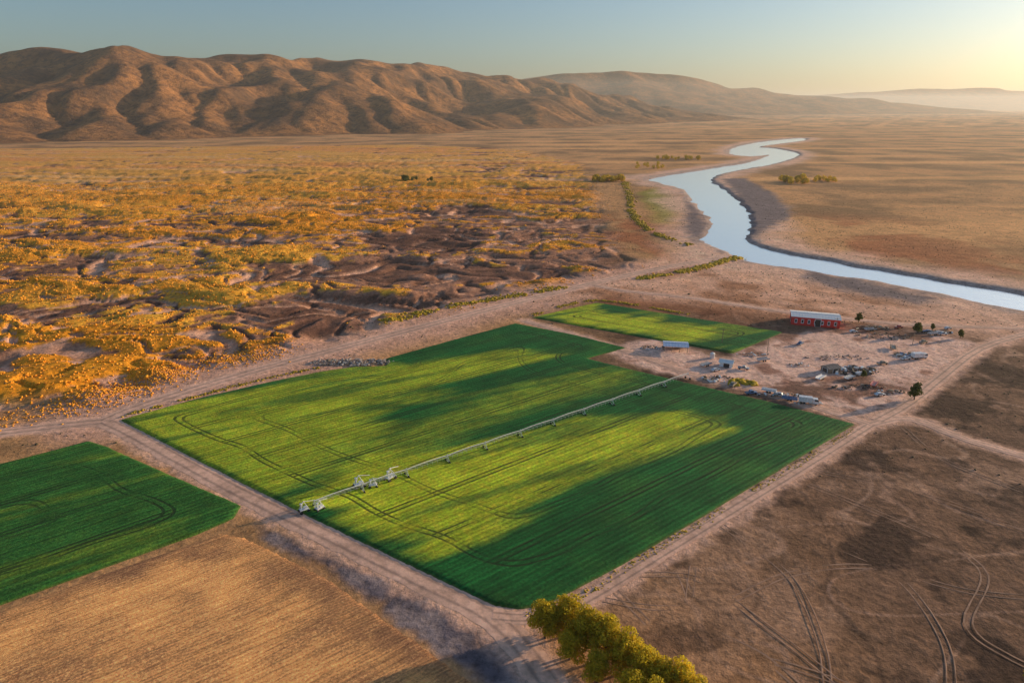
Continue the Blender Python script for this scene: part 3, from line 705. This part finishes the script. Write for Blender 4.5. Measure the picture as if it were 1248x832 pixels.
junk('scrap_pile',1045,472,14,3,50,.9,11,[wood,rock,rub])
junk('scrap_pile',975,445,5,3,24,.9,12,[wood,rock,white])
junk('scrap_pile',915,432,9,3,30,.9,13,[wood,rock,white])
junk('scrap_pile',1085,478,7,3,36,1.0,14,[wood,dark,steel])
junk('scrap_pile',1020,436,16,4,50,.9,15,[wood,rock,dark])
def tank(u,v,r,h):
    x,y=P(u,v); e=empty('storage_tank',(x,y,.05)); b=MB(); b.cyl((0,0,0),(0,0,h),r,n=24); b.obj('shell',[steel],e)
    c=MB(); c.cyl((0,0,h),(0,0,h+r*.5),r*1.04,.2,n=24); c.obj('roof',[whroof],e)
tank(868,436,1.2,2.4)
def pole(u,v,h=9):
    x,y=P(u,v); e=empty('utility_pole',(x,y,0)); b=MB(); b.cyl((0,0,-.2),(0,0,h),.16,.11,n=8); b.obj('post',[wood],e)
    c=MB(); c.box((0,0,h-.6),(2.4,.12,.14)); [c.cyl((s,0,h-.53),(s,0,h-.3),.05,n=6) for s in (-1.1,-.4,.4,1.1)]; c.obj('crossarm',[wood],e)
for q in [(1112,420),(1018,404),(935,430),(880,418)]: pole(*q,8)
# irrigation machine
A0=np.array(P(384,620)); A1=np.array(P(838,462)); Lt=np.hypot(*(A1-A0)); ang=math.atan2(*(A1-A0)[::-1])
ir=empty('irrigation_system',(A0[0],A0[1],.1),ang)
pipe=MB(); tru=MB(); tow=MB(); whl=MB(); drops=MB()
ns=11; sp_=Lt/ns; ph=2.9
def arc(t): return ph+.3*4*t*(1-t)
for i in range(ns):
    x0=i*sp_
    K=8
    for k in range(K):
        a_=k/K; b_=(k+1)/K
        pa=Vector((x0+a_*sp_,0,arc(a_))); pb_=Vector((x0+b_*sp_,0,arc(b_)))
        pipe.cyl(pa,pb_,.11,n=8)
        la=lambda t:ph-.55+.05*4*t*(1-t)
        for s in (-1,1):
            qa=Vector((x0+a_*sp_,s*.45*(1 if 0<k else .2),la(a_))); qb=Vector((x0+b_*sp_,s*.45*(1 if k<K-1 else .2),la(b_)))
            tru.cyl(qa,qb,.03,n=4); tru.cyl(pa,qb,.03,n=4)
        drops.cyl(pa,(pa.x,0,1.2),.025,n=4)
for i in range(ns+1):
    x0=i*sp_
    for s in (-1,1):
        tow.cyl((x0,0,ph),(x0,s*1.3,.6),.07,n=6); tow.cyl((x0-.4,0,ph-.3),(x0,s*1.3,.6),.05,n=5)
        whl.cyl((x0-.15,s*1.3,.5),(x0+.15,s*1.3,.5),.52,n=18)
    tow.cyl((x0,-1.3,.6),(x0,1.3,.6),.08,n=6); tow.box((x0,0,ph+.15),(.35,.35,.35))
pipe.obj('pipeline',[white],ir); tru.obj('trusses',[steel],ir); tow.obj('drive_towers',[steel],ir); whl.obj('wheels',[rub],ir); drops.obj('drop_hoses',[steel],ir)
def cart(u,v,rz,k=1.0):
    x,y=P(u,v); e=empty('irrigation_cart',(x,y,.1),rz); e.scale=(k,k,k)
    b=MB(); b.box((0,0,1.3),(3.2,1.8,.25)); b.box((.6,0,1.8),(1.2,1.1,.8)); b.cyl((-1.0,0,1.45),(-1.0,0,3.6),.25,n=12); b.cyl((-1.0,0,3.6),(-1.0,0,3.9),.45,n=12)
    for s in (-1,1):
        b.cyl((-1.7,s*1.1,1.1),(0,0,4.6),.09,n=6); b.cyl((1.7,s*1.1,1.1),(0,0,4.6),.09,n=6)
    b.cyl((0,0,4.5),(3.8,0,3.6),.1,n=6)
    b.obj('frame',[white],e,.03)
    w=MB()
    for xx in (-1.4,1.4):
        for s in (-1,1): w.cyl((xx,s*1.1-.2,.6),(xx,s*1.1+.2,.6),.6,n=18)
    w.obj('wheels',[rub],e)
cart(371,624,.6,.85); cart(390,622,.9,.8); cart(438,594,.5,1.0); cart(455,594,.2,.8); cart(476,585,.9,1.0)
# ================= ATMOSPHERE =================
v,f=[(-60000,-20000,-60),(60000,-20000,-60),(60000,60000,-60),(-60000,60000,-60),(-60000,-20000,500),(60000,-20000,500),(60000,60000,500),(-60000,60000,500)],[(3,2,1,0),(4,5,6,7),(0,1,5,4),(1,2,6,5),(2,3,7,6),(3,0,4,7)]
hm=bpy.data.materials.new('haze_air'); hm.use_nodes=True; N=hm.node_tree.nodes; N.clear()
o=N.new('ShaderNodeOutputMaterial'); s=N.new('ShaderNodeVolumeScatter'); s.inputs['Color'].default_value=(.96,.9,.82,1); s.inputs['Density'].default_value=4.2e-5; s.inputs['Anisotropy'].default_value=.35
hm.node_tree.links.new(s.outputs[0],o.inputs['Volume'])
mesh('atmosphere_haze',v,f,[hm],smooth=False)
# ================= LIGHT =================
w=bpy.data.worlds.new('World'); bpy.context.scene.world=w; w.use_nodes=True; N=w.node_tree.nodes; L=w.node_tree.links
sk=N.new('ShaderNodeTexSky'); sk.sky_type='NISHITA'; sk.sun_disc=False; sk.sun_elevation=EL; sk.sun_rotation=AZ; sk.air_density=1.0; sk.dust_density=1.5; sk.ozone_density=3.0
L.new(sk.outputs[0],N['Background'].inputs[0]); N['Background'].inputs[1].default_value=.15
sl=bpy.data.lights.new('sun','SUN'); sl.energy=5; sl.angle=math.radians(.5); sl.color=(1,.76,.48)
so=bpy.data.objects.new('sun',sl); bpy.context.scene.collection.objects.link(so)
so.rotation_euler=Vector((SX*math.cos(EL),SY*math.cos(EL),math.sin(EL))).to_track_quat('Z','Y').to_euler()
cam=bpy.data.cameras.new('camera'); cam.lens=24; cam.sensor_width=36; cam.clip_start=1; cam.clip_end=150000
co=bpy.data.objects.new('camera',cam); bpy.context.scene.collection.objects.link(co); co.location=(0,0,H); co.rotation_euler=(math.pi/2-PITCH,0,0)
sc=bpy.context.scene; sc.camera=co; sc.view_settings.view_transform='Standard'; sc.view_settings.look='None'; sc.view_settings.exposure=0
